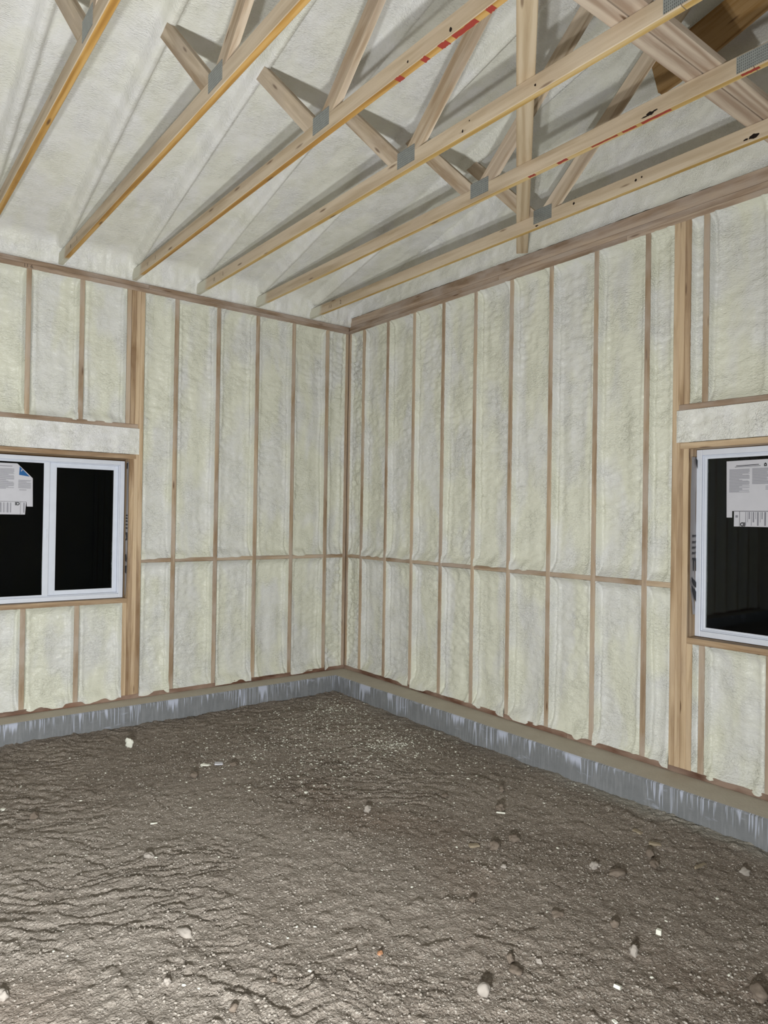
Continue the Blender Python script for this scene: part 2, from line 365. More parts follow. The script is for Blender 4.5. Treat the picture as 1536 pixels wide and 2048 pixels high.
SP = 0.4064
def build_wall(W, parent, fm, off, nfull, postu, win, lastfull, ucorner, has_upper_cripple, hdr, umax):
    """studs, plates, blocking and foam of one wall; the opening runs from postu to the far jamb"""
    su = [off+k*SP for k in range(40)]
    # bottom plate in two lengths, double top plate in staggered lengths
    cuts = [0.0, 2.9, 6.1, umax]
    for a, b_ in zip(cuts, cuts[1:]): plate(W, parent, a+0.001, b_-0.001, 0.0, ZP, TREAT, 'bottom_plate')
    cuts = [0.0, 3.35, 6.9, umax]
    for a, b_ in zip(cuts, cuts[1:]): plate(W, parent, a+0.001, b_-0.001, HT, HT+0.038, TOPP, 'top_plate')
    cuts = [0.0, 2.15, 5.3, umax]
    for a, b_ in zip(cuts, cuts[1:]): plate(W, parent, a+0.001, b_-0.001, HT+0.039, HT+0.077, TOPP, 'top_plate', d0=0.002)
    corner = stud(W, parent, ucorner, ZP, HT, name='corner_stud')
    full = [u for u in su if u < postu[0]-0.05]
    for k, u in enumerate(full): stud(W, parent, u, ZP, HT, lean=0.006*(vn(k*1.7, 3.1, 5)-0.5))
    edges = [ucorner+0.019]+[x for u in full for x in (u-0.019, u+0.019)]+[postu[0]]
    for k in range(0, len(edges), 2):
        a, b_ = edges[k], edges[k+1]
        dep = 0.032 if (k == 0) else 0.058
        rg = 1.8 if k == 0 else 1.0
        bay(W, parent, fm, a, b_, ZP, ZB-0.019, dep, rg)
        bay(W, parent, fm, a, b_, ZB+0.019, HT, dep, rg)
        zo = 0.012*(vn(k*2.3, 8.8, 9)-0.5)
        plate(W, parent, a, b_, ZB-0.019+zo*0.3, ZB+0.019+zo*0.3, STUD, 'blocking', d0=0.001+0.006*vn(k*3.1, 1.2, 4))
    # three-ply post beside the window
    for j in range(3):
        uc = postu[0]+0.019+j*0.0385
        lumber('post_ply', W(uc, 0.07-0.0012*(j == 1), ZP), W(uc, 0.07-0.0012*(j == 1), HT), 0.14, 0.038, Vector(W(0, 1, 0))-Vector(W(0, 0, 0)), POST, parent)
    j0, j1, wz0, wz1 = win; p1 = postu[1]
    f0, f1 = j1+0.004, j1+0.120
    for j in range(3):
        uc = f0+0.019+j*0.0385; stud(W, parent, uc, ZP, HT, POST, name='post_ply')
    # sill, trimmer below, header package above
    plate(W, parent, p1+0.001, f0-0.001, 0.839, 0.877, POST, 'sill_plate')
    plate(W, parent, p1-0.055, f0+0.02, hdr[0], hdr[0]+0.040, POST, 'header_plate', d0=-0.003, dd=0.143)
    plate(W, parent, p1-0.065, f0+0.03, hdr[1], hdr[1]+0.038, TOPP, 'header_plate', d0=-0.006, dd=0.146)
    bay(W, parent, FOAM_H, p1-0.075, f0+0.05, hdr[0]+0.041, hdr[1]-0.001, rough=1.0, flush=True, toe=False, name='header_foam').location = (Vector(W(0, -0.016, 0)))
    cr = [u for u in su if p1+0.06 < u < f0-0.03]
    for u in cr:
        stud(W, parent, u, ZP, 0.839, name='cripple_stud'); stud(W, parent, u, hdr[1]+0.038, HT, name='cripple_stud')
    lo = [p1+0.045]
    stud(W, parent, p1+0.02, ZP, 0.839, POST, name='trimmer_stud')
    lo = [p1+0.040]+[x for u in cr for x in (u-0.019, u+0.019)]+[f0]
    hi = [p1+(0.045 if has_upper_cripple else 0)]+[x for u in cr for x in (u-0.019, u+0.019)]+[f0]
    if has_upper_cripple: stud(W, parent, p1+0.022, hdr[1]+0.038, HT, name='cripple_stud')
    for k in range(0, len(lo), 2):
        if lo[k+1]-lo[k] > 0.012: bay(W, parent, fm, lo[k], lo[k+1], ZP, 0.839, 0.054, 0.9)
        if hi[k+1]-hi[k] > 0.012: bay(W, parent, fm, hi[k], hi[k+1], hdr[1]+0.038, HT, 0.052, 0.8)
    # beyond the window, out of frame
    rest = [u for u in su if f1+0.05 < u < umax-0.05]
    for u in rest: stud(W, parent, u, ZP, HT)
    edges = [f1]+[x for u in rest for x in (u-0.019, u+0.019)]+[umax]
    for k in range(0, len(edges), 2): bay(W, parent, fm, edges[k], edges[k+1], ZP, HT, 0.04, 1.0, du=0.05, dz=0.12)
build_wall(LW, wall_left, FOAM_L, 0.265, 5, (2.178, 2.2925), WIN_L, 0, 0.021, True, (2.085, 2.352), 9.28)
build_wall(RW, wall_right, FOAM_R, 0.2635, 9, (3.705, 3.8195), WIN_R, 0, 0.019, False, (2.082, 2.330), 9.12)

# gable: bottom chord of the wall truss and the foam above it
gz = HT+0.079
plate(RW, wall_right, 0.02, 4.69, gz, gz+0.086, TOPP, 'gable_chord', d0=0.004, dd=0.038)
plate(RW, wall_right, 4.70, 9.1, gz, gz+0.086, TOPP, 'gable_chord', d0=0.004, dd=0.038)
def gable_foam():
    nu, nz = 420, 60
    U, T = np.meshgrid(np.linspace(0.0, 9.14, nu+1), np.linspace(0, 1, nz+1))
    ridge = 4.57; roofz = ZR0+0.03+SL*np.where(U < ridge, U, 2*ridge-U); z0 = gz+0.088
    Z = z0+T*(roofz-z0)
    d = 0.022-0.020*(fbm(U*3, Z*2, 3, 501)-0.5)-0.011*(fbm(U*26, Z*26, 3, 502)-0.5)
    seam = np.abs(((U+0.12)/0.61) % 1-0.5)*0.61; d = d+0.006*np.exp(-(seam/0.02)**2)
    d = d-0.05*np.exp(-((roofz-Z)/0.05)**1.5)-0.02*np.exp(-(U/0.05)**2)
    d = d-0.016*np.exp(-((Z-z0)/0.02)**1.4)
    V = np.stack([d.ravel(), -U.ravel(), Z.ravel()], 1)
    i = np.arange(nz)[:, None]*(nu+1)+np.arange(nu)[None]; F = np.stack([i, i+1, i+nu+2, i+nu+1], -1).reshape(-1, 4)
    link('gable_foam', npmesh(V, F), FOAM_C, wall_right)
    V = [(0.10, 0, gz), (0.10, -9.14, gz), (0.10, -9.14, 3.95), (0.10, -4.57, 5.10), (0.10, 0, 3.95)]
    link('gable_sheathing', mesh(V, [(0, 1, 2, 3, 4)]), SHEATH, wall_right)
gable_foam()

# ------------------------------------------------------------------ ceiling
TX = {'F': -0.490, 'E': -1.100, 'D': -1.702, 'C': -2.285, 'B': -2.882, 'A': -3.465}
trx = [0.03, TX['F'], TX['E'], TX['D'], TX['C'], TX['B'], TX['A'], -4.07, -4.68, -5.29, -5.9, -6.51, -7.12, -7.73, -8.34, -8.95, -9.3]
ceiling = shell('ceiling', [(0.2, 0.25, 3.98-SL*0.25), (XEND-0.2, 0.25, 3.98-SL*0.25), (XEND-0.2, -4.57, 3.98+SL*4.57), (0.2, -4.57, 3.98+SL*4.57), (XEND-0.2, -9.4, 3.97-SL*0.26), (0.2, -9.4, 3.97-SL*0.26)],
                [(0, 1, 2, 3), (3, 2, 4, 5)], SHEATH)
def ceil_h(X, Y):
    a = np.abs(Y); base = ZR0+SL*np.where(a < 4.57, a, 9.14-a)
    r = np.zeros_like(X)
    for k, t in enumerate(trx[1:-1]):
        cx = t+0.006*np.sin(a*1.3+k); r = np.maximum(r, np.exp(-(np.abs(X-cx)/0.040)**4.0))
    base = base-0.085*r
    base = base-0.030*(1-r)*(fbm(X*2.2, Y*0.8, 3, 77)-0.5)*1.6-0.012*(1-r)*(fbm(X*8, Y*3, 3, 78)-0.5)
    base = base-0.005*(fbm(X*18, Y*45, 2, 79)-0.5)
    return base
def ceil_bay(x0, x1, fine):
    nx = 40 if fine else 8
    ys = np.concatenate([[0.03, -0.006, -0.018, -0.028, -0.036, -0.046, -0.060, -0.085], -np.linspace(0.12, 5.2, 230 if fine else 40), -np.linspace(5.3, 9.1, 30)])
    X, Y = np.meshgrid(np.linspace(x0, x1, nx+1), ys); Z = ceil_h(X, Y)
    zz = np.array([3.632, 3.634, 3.652, 3.676, 3.704, 3.735, 3.765, 3.795])
    for i in range(8):
        t = min(1, max(0, (i-5)/3)); Z[i] = (1-t)*zz[i]+t*Z[i] if i >= 5 else zz[i]
    lump = (fbm(X*30, Z*50, 3, 88, 0.6)-0.5)*0.036+(fbm(X*7, Z*9, 2, 89)-0.5)*0.02
    for i in range(1, 9): Y[i] = Y[i]+lump[i]*(1.0 if i < 7 else 0.5)
    V = np.stack([X.ravel(), Y.ravel(), Z.ravel()], 1); n = len(ys)-1
    i = np.arange(n)[:, None]*(nx+1)+np.arange(nx)[None]; F = np.stack([i, i+1, i+nx+2, i+nx+1], -1).reshape(-1, 4)
    link('foam_panel', npmesh(V, F), FOAM_C, ceiling)
for k in range(len(trx)-1): ceil_bay(trx[k], trx[k+1], k < 8)

# far walls, behind the camera
shell('wall_far', *box_me(XEND-0.1, XEND, -9.24, 0.1, -0.2, 5.0), FOAM_L)
shell('wall_back', *box_me(XEND, 0.0, -9.24, -9.14, -0.2, 3.85), FOAM_R)

# ------------------------------------------------------------------ foundation curb
def curb():
    yl, xr, zb = -0.215, -0.252, -0.30
    def strip(pts, ins, top, bot, mat_i, nseg=160): pass
    V = []; F = []; A = []; MI = []
    def quad(p, q_, a, mi):
        n = len(V); V.extend([p[0], p[1], q_[1], q_[0]]); A.extend(a); F.append((n, n+1, n+2, n+3)); MI.append(mi)
    # along left: from x=-9.3 to xr ; along right: y from yl to -9.14.  rows: wall edge, lip, chamfer, foot
    def run(P, L, n, s):
        us = np.linspace(0, L, n+1)
        for i in range(n):
            for (d0, z0, d1, z1, mi) in ((0.0, 0.0, 1.0, 0.0, 1), (1.0, 0.0, 1.03, -0.006, 0), (1.03, -0.006, 1.03, zb, 0)):
                a, b_ = us[i], us[i+1]
                p0, p1, p2, p3 = P(a, d0, z0), P(b_, d0, z0), P(b_, d1, z1), P(a, d1, z1)
                nn = len(V); V.extend([p0, p1, p2, p3]); A.extend([(a+s, z0, 0), (b_+s, z0, 0), (b_+s, z1, 0), (a+s, z1, 0)]); F.append((nn, nn+1, nn+2, nn+3)); MI.append(mi)
    wig = lambda u: 0.0025*math.sin(u*3.1)+0.002*math.sin(u*7.7)
    run(lambda u, d, z: (xr-u, 0.16+(yl-0.16)*d+wig(u)*(d > 0.5), z), 9.3+xr, 60, 0)
    run(lambda u, d, z: (0.16+(xr-0.16)*d+wig(u+5)*(d > 0.5), yl-u, z), 9.14+yl, 60, 20)
    nn = len(V); V.extend([(xr, yl, 0), (0.16, yl, 0), (0.16, 0.16, 0), (xr, 0.16, 0)]); A.extend([(0, 0, 0)]*4); F.append((nn, nn+1, nn+2, nn+3)); MI.append(1)
    me = mesh(V, F); me.materials.append(CONC); me.materials.append(CONC_TOP)
    me.polygons.foreach_set('material_index', MI)
    at = me.attributes.new('runpos', 'FLOAT_VECTOR', 'POINT'); at.data.foreach_set('vector', np.array(A, np.float32).ravel())
    o = link('foundation_curb', me); tag(o, kind='structure')
    o['label'] = 'low grey concrete foundation curb with white lime drips under both walls'
curb()

# ------------------------------------------------------------------ dirt floor
FZ = -0.168
def floor_h(X, Y):
    # a runs across the view, b away from the camera: the scraped ground breaks in long low scarps
    a = X*0.79-Y*0.61; b = X*0.61+Y*0.79
    wx = a+0.35*fbm(X*1.3, Y*1.3, 3, 300); wy = b+0.5*fbm(X*1.5, Y*1.5, 3, 301)
    h = 0.030*(fbm(X*0.8, Y*0.8, 3, 302)-0.5)
    r = fbm(wx*1.6, wy*6.0, 4, 303)
    sc = (r*6) % 1.0; h = h+0.012*sstep(0.0, 0.80, sc)*(1-sstep(0.80, 1.0, sc))*sstep(0.45, 0.62, fbm(X*0.9+3, Y*0.9, 2, 304))*(0.95-0.6*sstep(3.4, 4.6, -Y))
    h = h+0.020*(fbm(X*6, Y*6, 4, 305, 0.6)-0.5)+0.014*(fbm(X*26, Y*26, 3, 306, 0.7)-0.5)
    cl = vn(X*17, Y*17, 307); h = h+0.010*sstep(0.72, 0.95, cl)*vn(X*2.1, Y*2.1, 308)
    return h
def floor():
    gx = np.concatenate([np.linspace(-9.4, -4.4, 60)[:-1], np.linspace(-4.4, -0.22, 470)])
    gy = np.concatenate([np.linspace(-9.3, -5.7, 50)[:-1], np.linspace(-5.7, -0.19, 560)])
    X, Y = np.meshgrid(gx, gy); H = floor_h(X, Y)
    edge = np.minimum(np.abs(X+0.252), np.abs(Y+0.215)); H = H+0.018*np.exp(-edge/0.10)*vn(X*5, Y*5, 310)
    V = np.stack([X.ravel(), Y.ravel(), (FZ-0.008+H).ravel()], 1); n = len(gx)-1
    i = np.arange(len(gy)-1)[:, None]*(n+1)+np.arange(n)[None]; F = np.stack([i, i+1, i+n+2, i+n+1], -1).reshape(-1, 4)
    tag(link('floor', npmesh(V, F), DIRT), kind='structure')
floor()
def gz_at(x, y): return float(FZ-0.008+floor_h(np.array([x]), np.array([y]))[0])

# template pebble (icosahedron)
ph = (1+5**.5)/2
ICO_V = np.array([(-1, ph, 0), (1, ph, 0), (-1, -ph, 0), (1, -ph, 0), (0, -1, ph), (0, 1, ph), (0, -1, -ph), (0, 1, -ph), (ph, 0, -1), (ph, 0, 1), (-ph, 0, -1), (-ph, 0, 1)])/1.9
ICO_F = np.array([(0, 11, 5), (0, 5, 1), (0, 1, 7), (0, 7, 10), (0, 10, 11), (1, 5, 9), (5, 11, 4), (11, 10, 2), (10, 7, 6), (7, 1, 8), (3, 9, 4), (3, 4, 2), (3, 2, 6), (3, 6, 8), (3, 8, 9), (4, 9, 5), (2, 4, 11), (6, 2, 10), (8, 6, 7), (9, 8, 1)])
def scatter(name, n, pos, size, flat, mat, label, cat):
    P = pos(n); n = len(P); s = size(n)
    ang = rng.uniform(0, 6.28, n); asp = rng.uniform(0.65, 1.35, (n, 1))
    V = ICO_V[None]*(1+0.25*(rng.random((n, 12, 1))-0.5))
    V = V*np.stack([s*asp[:, 0], s/asp[:, 0], s*flat], 1)[:, None, :]
    ca, sa = np.cos(ang)[:, None], np.sin(ang)[:, None]
    x = V[..., 0]*ca-V[..., 1]*sa; y = V[..., 0]*sa+V[..., 1]*ca
    z = V[..., 2]+(FZ-0.008+floor_h(P[:, 0], P[:, 1])+s*flat*0.25)[:, None]
    V = np.stack([x+P[:, :1], y+P[:, 1:2], z], -1).reshape(-1, 3)
    F = (ICO_F[None]+12*np.arange(n)[:, None, None]).reshape(-1, 3)
    o = link(name, npmesh(V, F, False), mat, bpy.data.objects['floor']); tag(o, kind='stuff'); return o
def pos_gravel(n):
    x = rng.uniform(-4.6, -0.3, n*2); y = rng.uniform(-5.6, -0.3, n*2)
    near = np.clip(1.2-np.hypot(x+3.6, y+4.6)/4.5, 0.15, 1); k = (rng.random(n*2) < near*fbm(x*2.5, y*2.5, 3, 400)*1.5)
    return np.stack([x, y], 1)[k][:n]
scatter('gravel', 26000, pos_gravel, lambda n: 0.0022+0.0045*rng.random(n)**3, 0.75, GRAVEL, 'fine brown gravel strewn all over the dirt floor', 'gravel')
def pos_crumb(n):
    a = rng.normal((-1.0, -1.55), (0.62, 0.55), (n, 2)); b_ = rng.normal((-0.55, -0.75), (0.20, 0.16), (n//4, 2)); c = rng.normal((-0.85, -1.85), (0.10, 0.07), (n//8, 2))
    e = np.stack([-0.29-rng.exponential(0.05, n//5), -rng.uniform(0.4, 3.4, n//5)], 1)
    d = np.stack([rng.uniform(-4.2, -0.4, n//6), rng.uniform(-5.2, -0.4, n//6)], 1)
    P = np.concatenate([a, b_, c, d, e]); P = P[(P[:, 0] < -0.28) & (P[:, 1] < -0.26) & (P[:, 0] > -4.4)]
    return P[rng.random(len(P)) < 0.4+0.9*fbm(P[:, 0]*5, P[:, 1]*5, 2, 401)]
scatter('foam_crumbs', 4200, pos_crumb, lambda n: 0.0022+0.0075*rng.random(n)**4, 0.5, WHITEF, 'white crumbs of trimmed foam scattered over dirt by the corner', 'foam crumbs')

# individually visible stones and scraps
from mathutils import noise as mn
def rock(name, x, y, sx, sy, sz, rot, mat, label, cat, group=None, sub=3, sharp=0.30, sink=0.25):
    import bmesh
    bm = bmesh.new(); bmesh.ops.create_icosphere(bm, subdivisions=sub, radius=0.5)
    o_ = Vector((x*7.1, y*5.3, 1.7))
    for v in bm.verts:
        k = 1+sharp*2*(mn.noise(v.co*2.6+o_))+sharp*0.5*mn.noise(v.co*7+o_); v.co = Vector((v.co.x*sx*k, v.co.y*sy*k, v.co.z*sz*k))
    me = bpy.data.meshes.new(name); bm.to_mesh(me); bm.free()
    me.polygons.foreach_set('use_smooth', [True]*len(me.polygons)); me.update()
    o = link(name, me, mat, None, Matrix.Translation((x, y, gz_at(x, y)+sz*(0.5-sink))) @ Matrix.Rotation(rot, 4, 'Z'))
    return tag(o, label, cat, group)
def chip(name, x, y, L, W_, T, rot, mat, label, cat, group=None, tilt=0.08):
    prof = [(-.5, -.5), (-.18, -.55), (.2, -.46), (.5, -.42), (.46, .1), (.5, .5), (.05, .45), (-.42, .52), (-.5, .1)]
    n = len(prof); V = [(a*L, b_*W_, -T/2) for a, b_ in prof]+[(a*L*0.95, b_*W_*0.92, T/2) for a, b_ in prof]
    F = [tuple(range(n-1, -1, -1)), tuple(range(n, 2*n))]+[(i, (i+1) % n, n+(i+1) % n, n+i) for i in range(n)]
    o = link(name, mesh(V, F), mat, None, Matrix.Translation((x, y, gz_at(x, y)+T*0.45)) @ Matrix.Rotation(rot, 4, 'Z') @ Matrix.Rotation(tilt, 4, 'Y'))
    return tag(o, label, cat, group)
A0 = -0.66   # across-view direction on the ground
rock('stone', -2.346, -4.339, .048, .052, .05, .4, STONE_P, 'large pale rounded stone casting a dark shadow in the foreground', 'stone', sink=.12, sharp=.12)
rock('stone', -3.087, -3.288, .045, .085, .035, .25, STONE_P, 'long flat tan stone half sunk in the left foreground dirt', 'stone', sink=.4, sharp=.15)
rock('stone', -2.345, -1.617, .055, .055, .05, 0, STONE_B, 'brown stone standing just below the pale foam flakes, left of centre', 'stone')
rock('stone', -2.027, -1.569, .07, .05, .04, .3, STONE_B, 'flat brown stone right beside the pale foam flakes', 'stone', sink=.4)
rock('stone', -2.99, -2.572, .045, .05, .04, .8, STONE_P, 'pale pointed stone on the left side of the floor, under a white chip', 'stone')
rock('stone', -1.049, -3.214, .055, .06, .05, .2, STONE_B, 'brown wedge-shaped stone with a pale splinter at its foot', 'stone', sharp=.35)
rock('stone', -1.435, -3.537, .06, .05, .045, .1, STONE_B, 'angular brown stone between the pale board scrap and the low brown stone', 'stone', sharp=.35)
rock('stone', -1.287, -3.541, .06, .04, .04, -.5, STONE_B, 'low brown stone with a dark shadow, right of the angular one', 'stone', sharp=.3)
rock('stone', -1.668, -4.535, .035, .035, .045, 0, STONE_P, 'upright small stone in the right foreground above the folded white scrap', 'stone')
rock('stone', -1.559, -4.371, .04, .035, .035, 0, STONE_B, 'small brown stone on the right floor, just left of the white cube', 'stone')
rock('stone', -2.134, -4.312, .06, .05, .03, .4, STONE_B, 'broad stone sunk in the dirt behind the large pale rounded stone', 'stone', sink=.45)
rock('stone', -1.516, -4.97, .09, .07, .05, .5, STONE_B, 'stone at the far right edge of the foreground with a deep shadow', 'stone')
rock('stone', -1.718, -2.753, .045, .05, .04, 0, STONE_P, 'lone pale stone in the middle of the floor below the corner', 'stone')
rock('stone', -3.36, -1.71, .05, .045, .045, .3, STONE_B, 'brown stone near the left edge of the floor with a shadow above it', 'stone')
rock('stone', -1.144, -4.104, .10, .06, .035, -.4, STONE_B, 'broad low earthy stone on the right side, dark line along its top', 'stone', sink=.45)
rock('stone', -1.17, -3.983, .045, .04, .035, 0, STONE_P, 'small tan stone up and left of the broad low earthy stone', 'stone')
rock('stone', -0.921, -4.17, .04, .045, .04, 0, STONE_B, 'round brown stone left of the long stick', 'stone')
rock('stone', -0.822, -4.08, .035, .045, .04, 0, STONE_B, 'brown stone just below the short wood block on the right', 'stone')
rock('stone', -1.685, -4.157, .06, .05, .035, 0, STONE_B, 'cracked earth lump right of centre in the foreground', 'stone', sink=.4)
rock('stone', -0.597, -4.482, .05, .045, .035, 0, STONE_P, 'triangular pale stone near the right edge below the curb', 'stone', sharp=.4)
rock('stone', -0.815, -3.01, .04, .04, .04, 0, STONE_B, 'small brown stone behind the wedge-shaped stone', 'stone')
rock('stone', -1.175, -2.856, .05, .04, .03, 0, STONE_B, 'flat brown stone left of the wedge-shaped stone', 'stone')
rock('stone', -1.916, -3.848, .03, .03, .03, 0, STONE_B, 'tiny brown stone alone in the middle foreground', 'stone')
rock('stone', -3.783, -3.278, .04, .04, .04, 0, STONE_P, 'pale stone cut by the left edge of the foreground', 'stone')
rock('stone', -3.271, -3.568, .025, .03, .025, 0, STONE_P, 'small pale stone in the lower left foreground', 'stone')
rock('stone', -3.129, -3.845, .03, .03, .03, 0, STONE_B, 'dark-topped small stone near the bottom edge, left of centre', 'stone')
rock('stone', -2.933, -3.791, .025, .025, .025, 0, STONE_B, 'tiny stone below the long flat tan stone', 'stone')
rock('stone', -1.555, -3.71, .028, .028, .025, 0, STONE_P, 'tiny pale stone in front of the two angular brown stones', 'stone')
rock('stone', -2.011, -4.323, .025, .025, .022, 0, STONE_P, 'tiny pale pebble right of the broad sunk stone', 'stone')
rock('stone', -2.10, -4.25, .03, .028, .04, 0, STONE_B, 'narrow dark pebble behind the broad sunk stone', 'stone')
rock('clay_lump', -2.508, -3.909, .03, .02, .014, .6, ORANGE, 'small orange clay lump in the middle foreground', 'clay lump')
chip('board_scrap', -1.512, -3.453, .060, .032, .012, -.35, CHIP, 'pale flat board scrap left of the two angular brown stones', 'wood scrap')
chip('wood_block', -0.693, -4.037, .066, .028, .014, -.95, CHIP, 'short weathered wood block on the right side of the floor', 'wood scrap')
chip('wood_sliver', -0.631, -3.89, .055, .026, .010, -1.6, CHIP, 'pointed wood sliver above the short wood block', 'wood scrap')
chip('stick', -0.715, -4.307, .10, .014, .012, -.05, CHIP, 'long thin stick lying on the right side of the floor', 'stick')
chip('splinter', -1.075, -3.245, .055, .008, .008, -.7, WHITEF, 'pale splinter at the foot of the wedge-shaped stone', 'wood scrap')
rock('foam_scrap', -2.506, -0.764, .062, .022, .075, -.66, WHITEF, 'large white foam scrap on dirt below the left curb', 'foam scrap', sink=.1, sharp=.3)
chip('foam_cube', -1.446, -4.514, .022, .022, .02, .3, WHITEF, 'white foam cube on the right side of the foreground', 'foam scrap')
chip('foam_scrap', -1.905, -4.619, .030, .026, .012, .2, WHITEF, 'folded white foam scrap in the right foreground below the cube', 'foam scrap', tilt=.4)
chip('foam_scrap', -2.066, -4.715, .022, .012, .008, 1.2, WHITEF, 'small white foam sliver at the bottom edge right of centre', 'foam scrap')
chip('foam_scrap', -2.184, -1.445, .075, .025, .008, -.6, WHITEF, 'long pale foam flake above the brown stone, left of centre', 'foam scrap')
chip('foam_scrap', -2.100, -1.475, .06, .05, .008, -.4, PAPER, 'greyish foam flake between the long flake and the flat brown stone', 'foam scrap')
chip('foam_scrap', -2.817, -2.163, .040, .010, .006, -.2, WHITEF, 'curved white foam sliver on the left side of the floor', 'foam scrap')
chip('foam_scrap', -3.482, -1.48, .022, .025, .01, .3, WHITEF, 'white foam bit at the left edge of the floor', 'foam scrap')
chip('foam_scrap', -1.878, -2.304, .02, .018, .01, .3, WHITEF, 'tiny white foam bit alone in the middle of the floor', 'foam scrap')

# ------------------------------------------------------------------ windows
def text_me(body, size, ext=0.0):
    cu = bpy.data.curves.new('lettering', 'FONT'); cu.body = body; cu.size = size; cu.extrude = ext; cu.offset = 0.0016 if body == 'ID' else 0.0; cu.align_x = 'CENTER'; cu.align_y = 'CENTER'
    o = bpy.data.objects.new('lettering_tmp', cu); me = bpy.data.meshes.new_from_object(o); bpy.data.objects.remove(o); return me
def window(name, W, win, dfront, mullion, sash_first, label):
    """W(u,d,z) frame; sash_first: the sash nearest the corner has its own heavy rails"""
    u0, u1, z0, z1 = win; u0 += 0.008 if W is RW else 0.0; z0 += 0.003
    root = empty(name, W((u0+u1)/2, dfront, z0)); tag(root, kind='structure'); root['label'] = label
    def ring(a, c, e, f, wd, d0, d1, nm, wb=None):
        wb = wb or wd; b = MB()
        for q in ((a, a+wd, d0, d1, e, f), (c-wd, c, d0, d1, e, f), (a+wd, c-wd, d0, d1, f-wd, f), (a+wd, c-wd, d0, d1, e, e+wb)):
            V, F = box_me(*q); b.add([W(*v) for v in V], F)
        o = link(nm, b.me(), VINYL, root)
        m = o.modifiers.new('bevel', 'BEVEL'); m.width = 0.003; m.segments = 2; m.limit_method = 'ANGLE'; return o
    um = mullion
    ring(u0, u1, z0, z1, 0.036, dfront, dfront+0.075, 'frame')
    ring(u0+0.036, u1-0.036, z0+0.036, z1-0.036, 0.008, dfront+0.012, dfront+0.07, 'inner_bead')
    i0, i1, y0, y1 = u0+0.044, u1-0.044, z0+0.044, z1-0.044
    dn, df = dfront+0.018, dfront+0.045
    def sash(a, c, d, r0, r1, rz, nm):
        b = MB()
        for q in ((a, a+r0, d, d+0.022, y0, y1), (c-r1, c, d, d+0.022, y0, y1), (a+r0, c-r1, d, d+0.022, y1-rz, y1), (a+r0, c-r1, d, d+0.022, y0, y0+rz)):
            V, F = box_me(*q); b.add([W(*v) for v in V], F)
        o = link(nm, b.me(), VINYL, root); m = o.modifiers.new('bevel', 'BEVEL'); m.width = 0.002; m.segments = 2; m.limit_method = 'ANGLE'
        V, F = box_me(a+r0-0.003, c-r1+0.003, d+0.010, d+0.013, y0+rz-0.003, y1-rz+0.003)
        link('pane', mesh([W(*v) for v in V], F), GLASS, root)
        b = MB(); e = 0.005; A, B_, Y, Z = a+r0, c-r1, y0+rz, y1-rz
        for q in ((A, A+e, d+0.002, d+0.010, Y, Z), (B_-e, B_, d+0.002, d+0.010, Y, Z), (A+e, B_-e, d+0.002, d+0.010, Z-e, Z), (A+e, B_-e, d+0.002, d+0.010, Y, Y+e)):
            V, F = box_me(*q); b.add([W(*v) for v in V], F)
        link('glazing_bead', b.me(), VINYL, root)
    if sash_first == 'heavy':
        sash(i0, um+0.012, df, 0.030, 0.058, 0.032, 'sash'); sash(um+0.008, i1, dn-0.002, 0.040, 0.004, 0.004, 'fixed_sash')
    else:
        sash(i0, um+0.030, dn, 0.012, 0.026, 0.010, 'sash'); sash(um-0.020, i1, df, 0.026, 0.026, 0.026, 'sash')
    return root
win1 = window('window_1', LW, WIN_L, 0.060, 2.905, 'heavy', 'white vinyl sliding window in the left wall, black night behind')
win2 = window('window_2', RW, WIN_R, 0.088, 4.43, 'light', 'white vinyl window in the right wall, cut by the picture edge')
# latch on the left window's meeting stile
lt = MB().box(-2.935, -2.923, 0.064, 0.078, 1.40, 1.47); o = link('latch', lt.me(), VINYL, win1); o['label'] = 'small white latch'
# flat shapes on the glass
def flat(W, root, d, polys, mat, nm, th=0.0006):
    b = MB()
    for P in polys:
        n = len(P); V = [W(u, d, z) for u, z in P]+[W(u, d+th, z) for u, z in P]
        b.add(V, [tuple(range(n)), tuple(range(2*n-1, n-1, -1))]+[(i, (i+1) % n, n+(i+1) % n, n+i) for i in range(n)])
    return link(nm, b.me(), mat, root)
def lines(u0, u1, z0, z1, pitch, th, gaps=(), r=None):
    r = r or random.Random(3); out = []; z = z1
    while z > z0:
        e = u1-(u1-u0)*r.choice([0, 0, 0.05, .35, 0.0, 0.02, 0.5]); out.append([(u0, z), (e, z), (e, z-th), (u0, z-th)]); z -= pitch
    return out
# right window sheet (u = -y)
d2 = 0.088+0.018+0.0085
flat(RW, win2, d2, [[(4.008, 1.997), (4.36, 2.000), (4.36, 1.686), (4.046, 1.686), (4.046, 1.645), (4.012, 1.645)]], PAPER, 'label_sheet')
flat(RW, win2, d2-0.0004, [[(4.058, 1.683), (4.36, 1.683), (4.36, 1.590), (4.058, 1.590)]], PAPER, 'label_strip')
ln = lines(4.026, 4.150, 1.80, 1.945, 0.0052, 0.0026)+lines(4.166, 4.34, 1.852, 1.947, 0.0052, 0.0027, r=random.Random(5))+lines(4.245, 4.33, 1.815, 1.838, 0.009, 0.003)
flat(RW, win2, d2-0.0007, ln, INK, 'printed_text')
flat(RW, win2, d2-0.0009, [[(4.068, 1.968), (4.205, 1.971), (4.205, 1.967), (4.068, 1.964)], [(4.060, 1.960), (4.215, 1.963), (4.215, 1.9605), (4.060, 1.9575)],
     [(4.0915, 1.683), (4.094, 1.683), (4.094, 1.59), (4.0915, 1.59)], [(4.235, 1.971), (4.243, 1.979), (4.251, 1.971), (4.251, 1.957), (4.235, 1.957)]], BLACK, 'printed_heading')
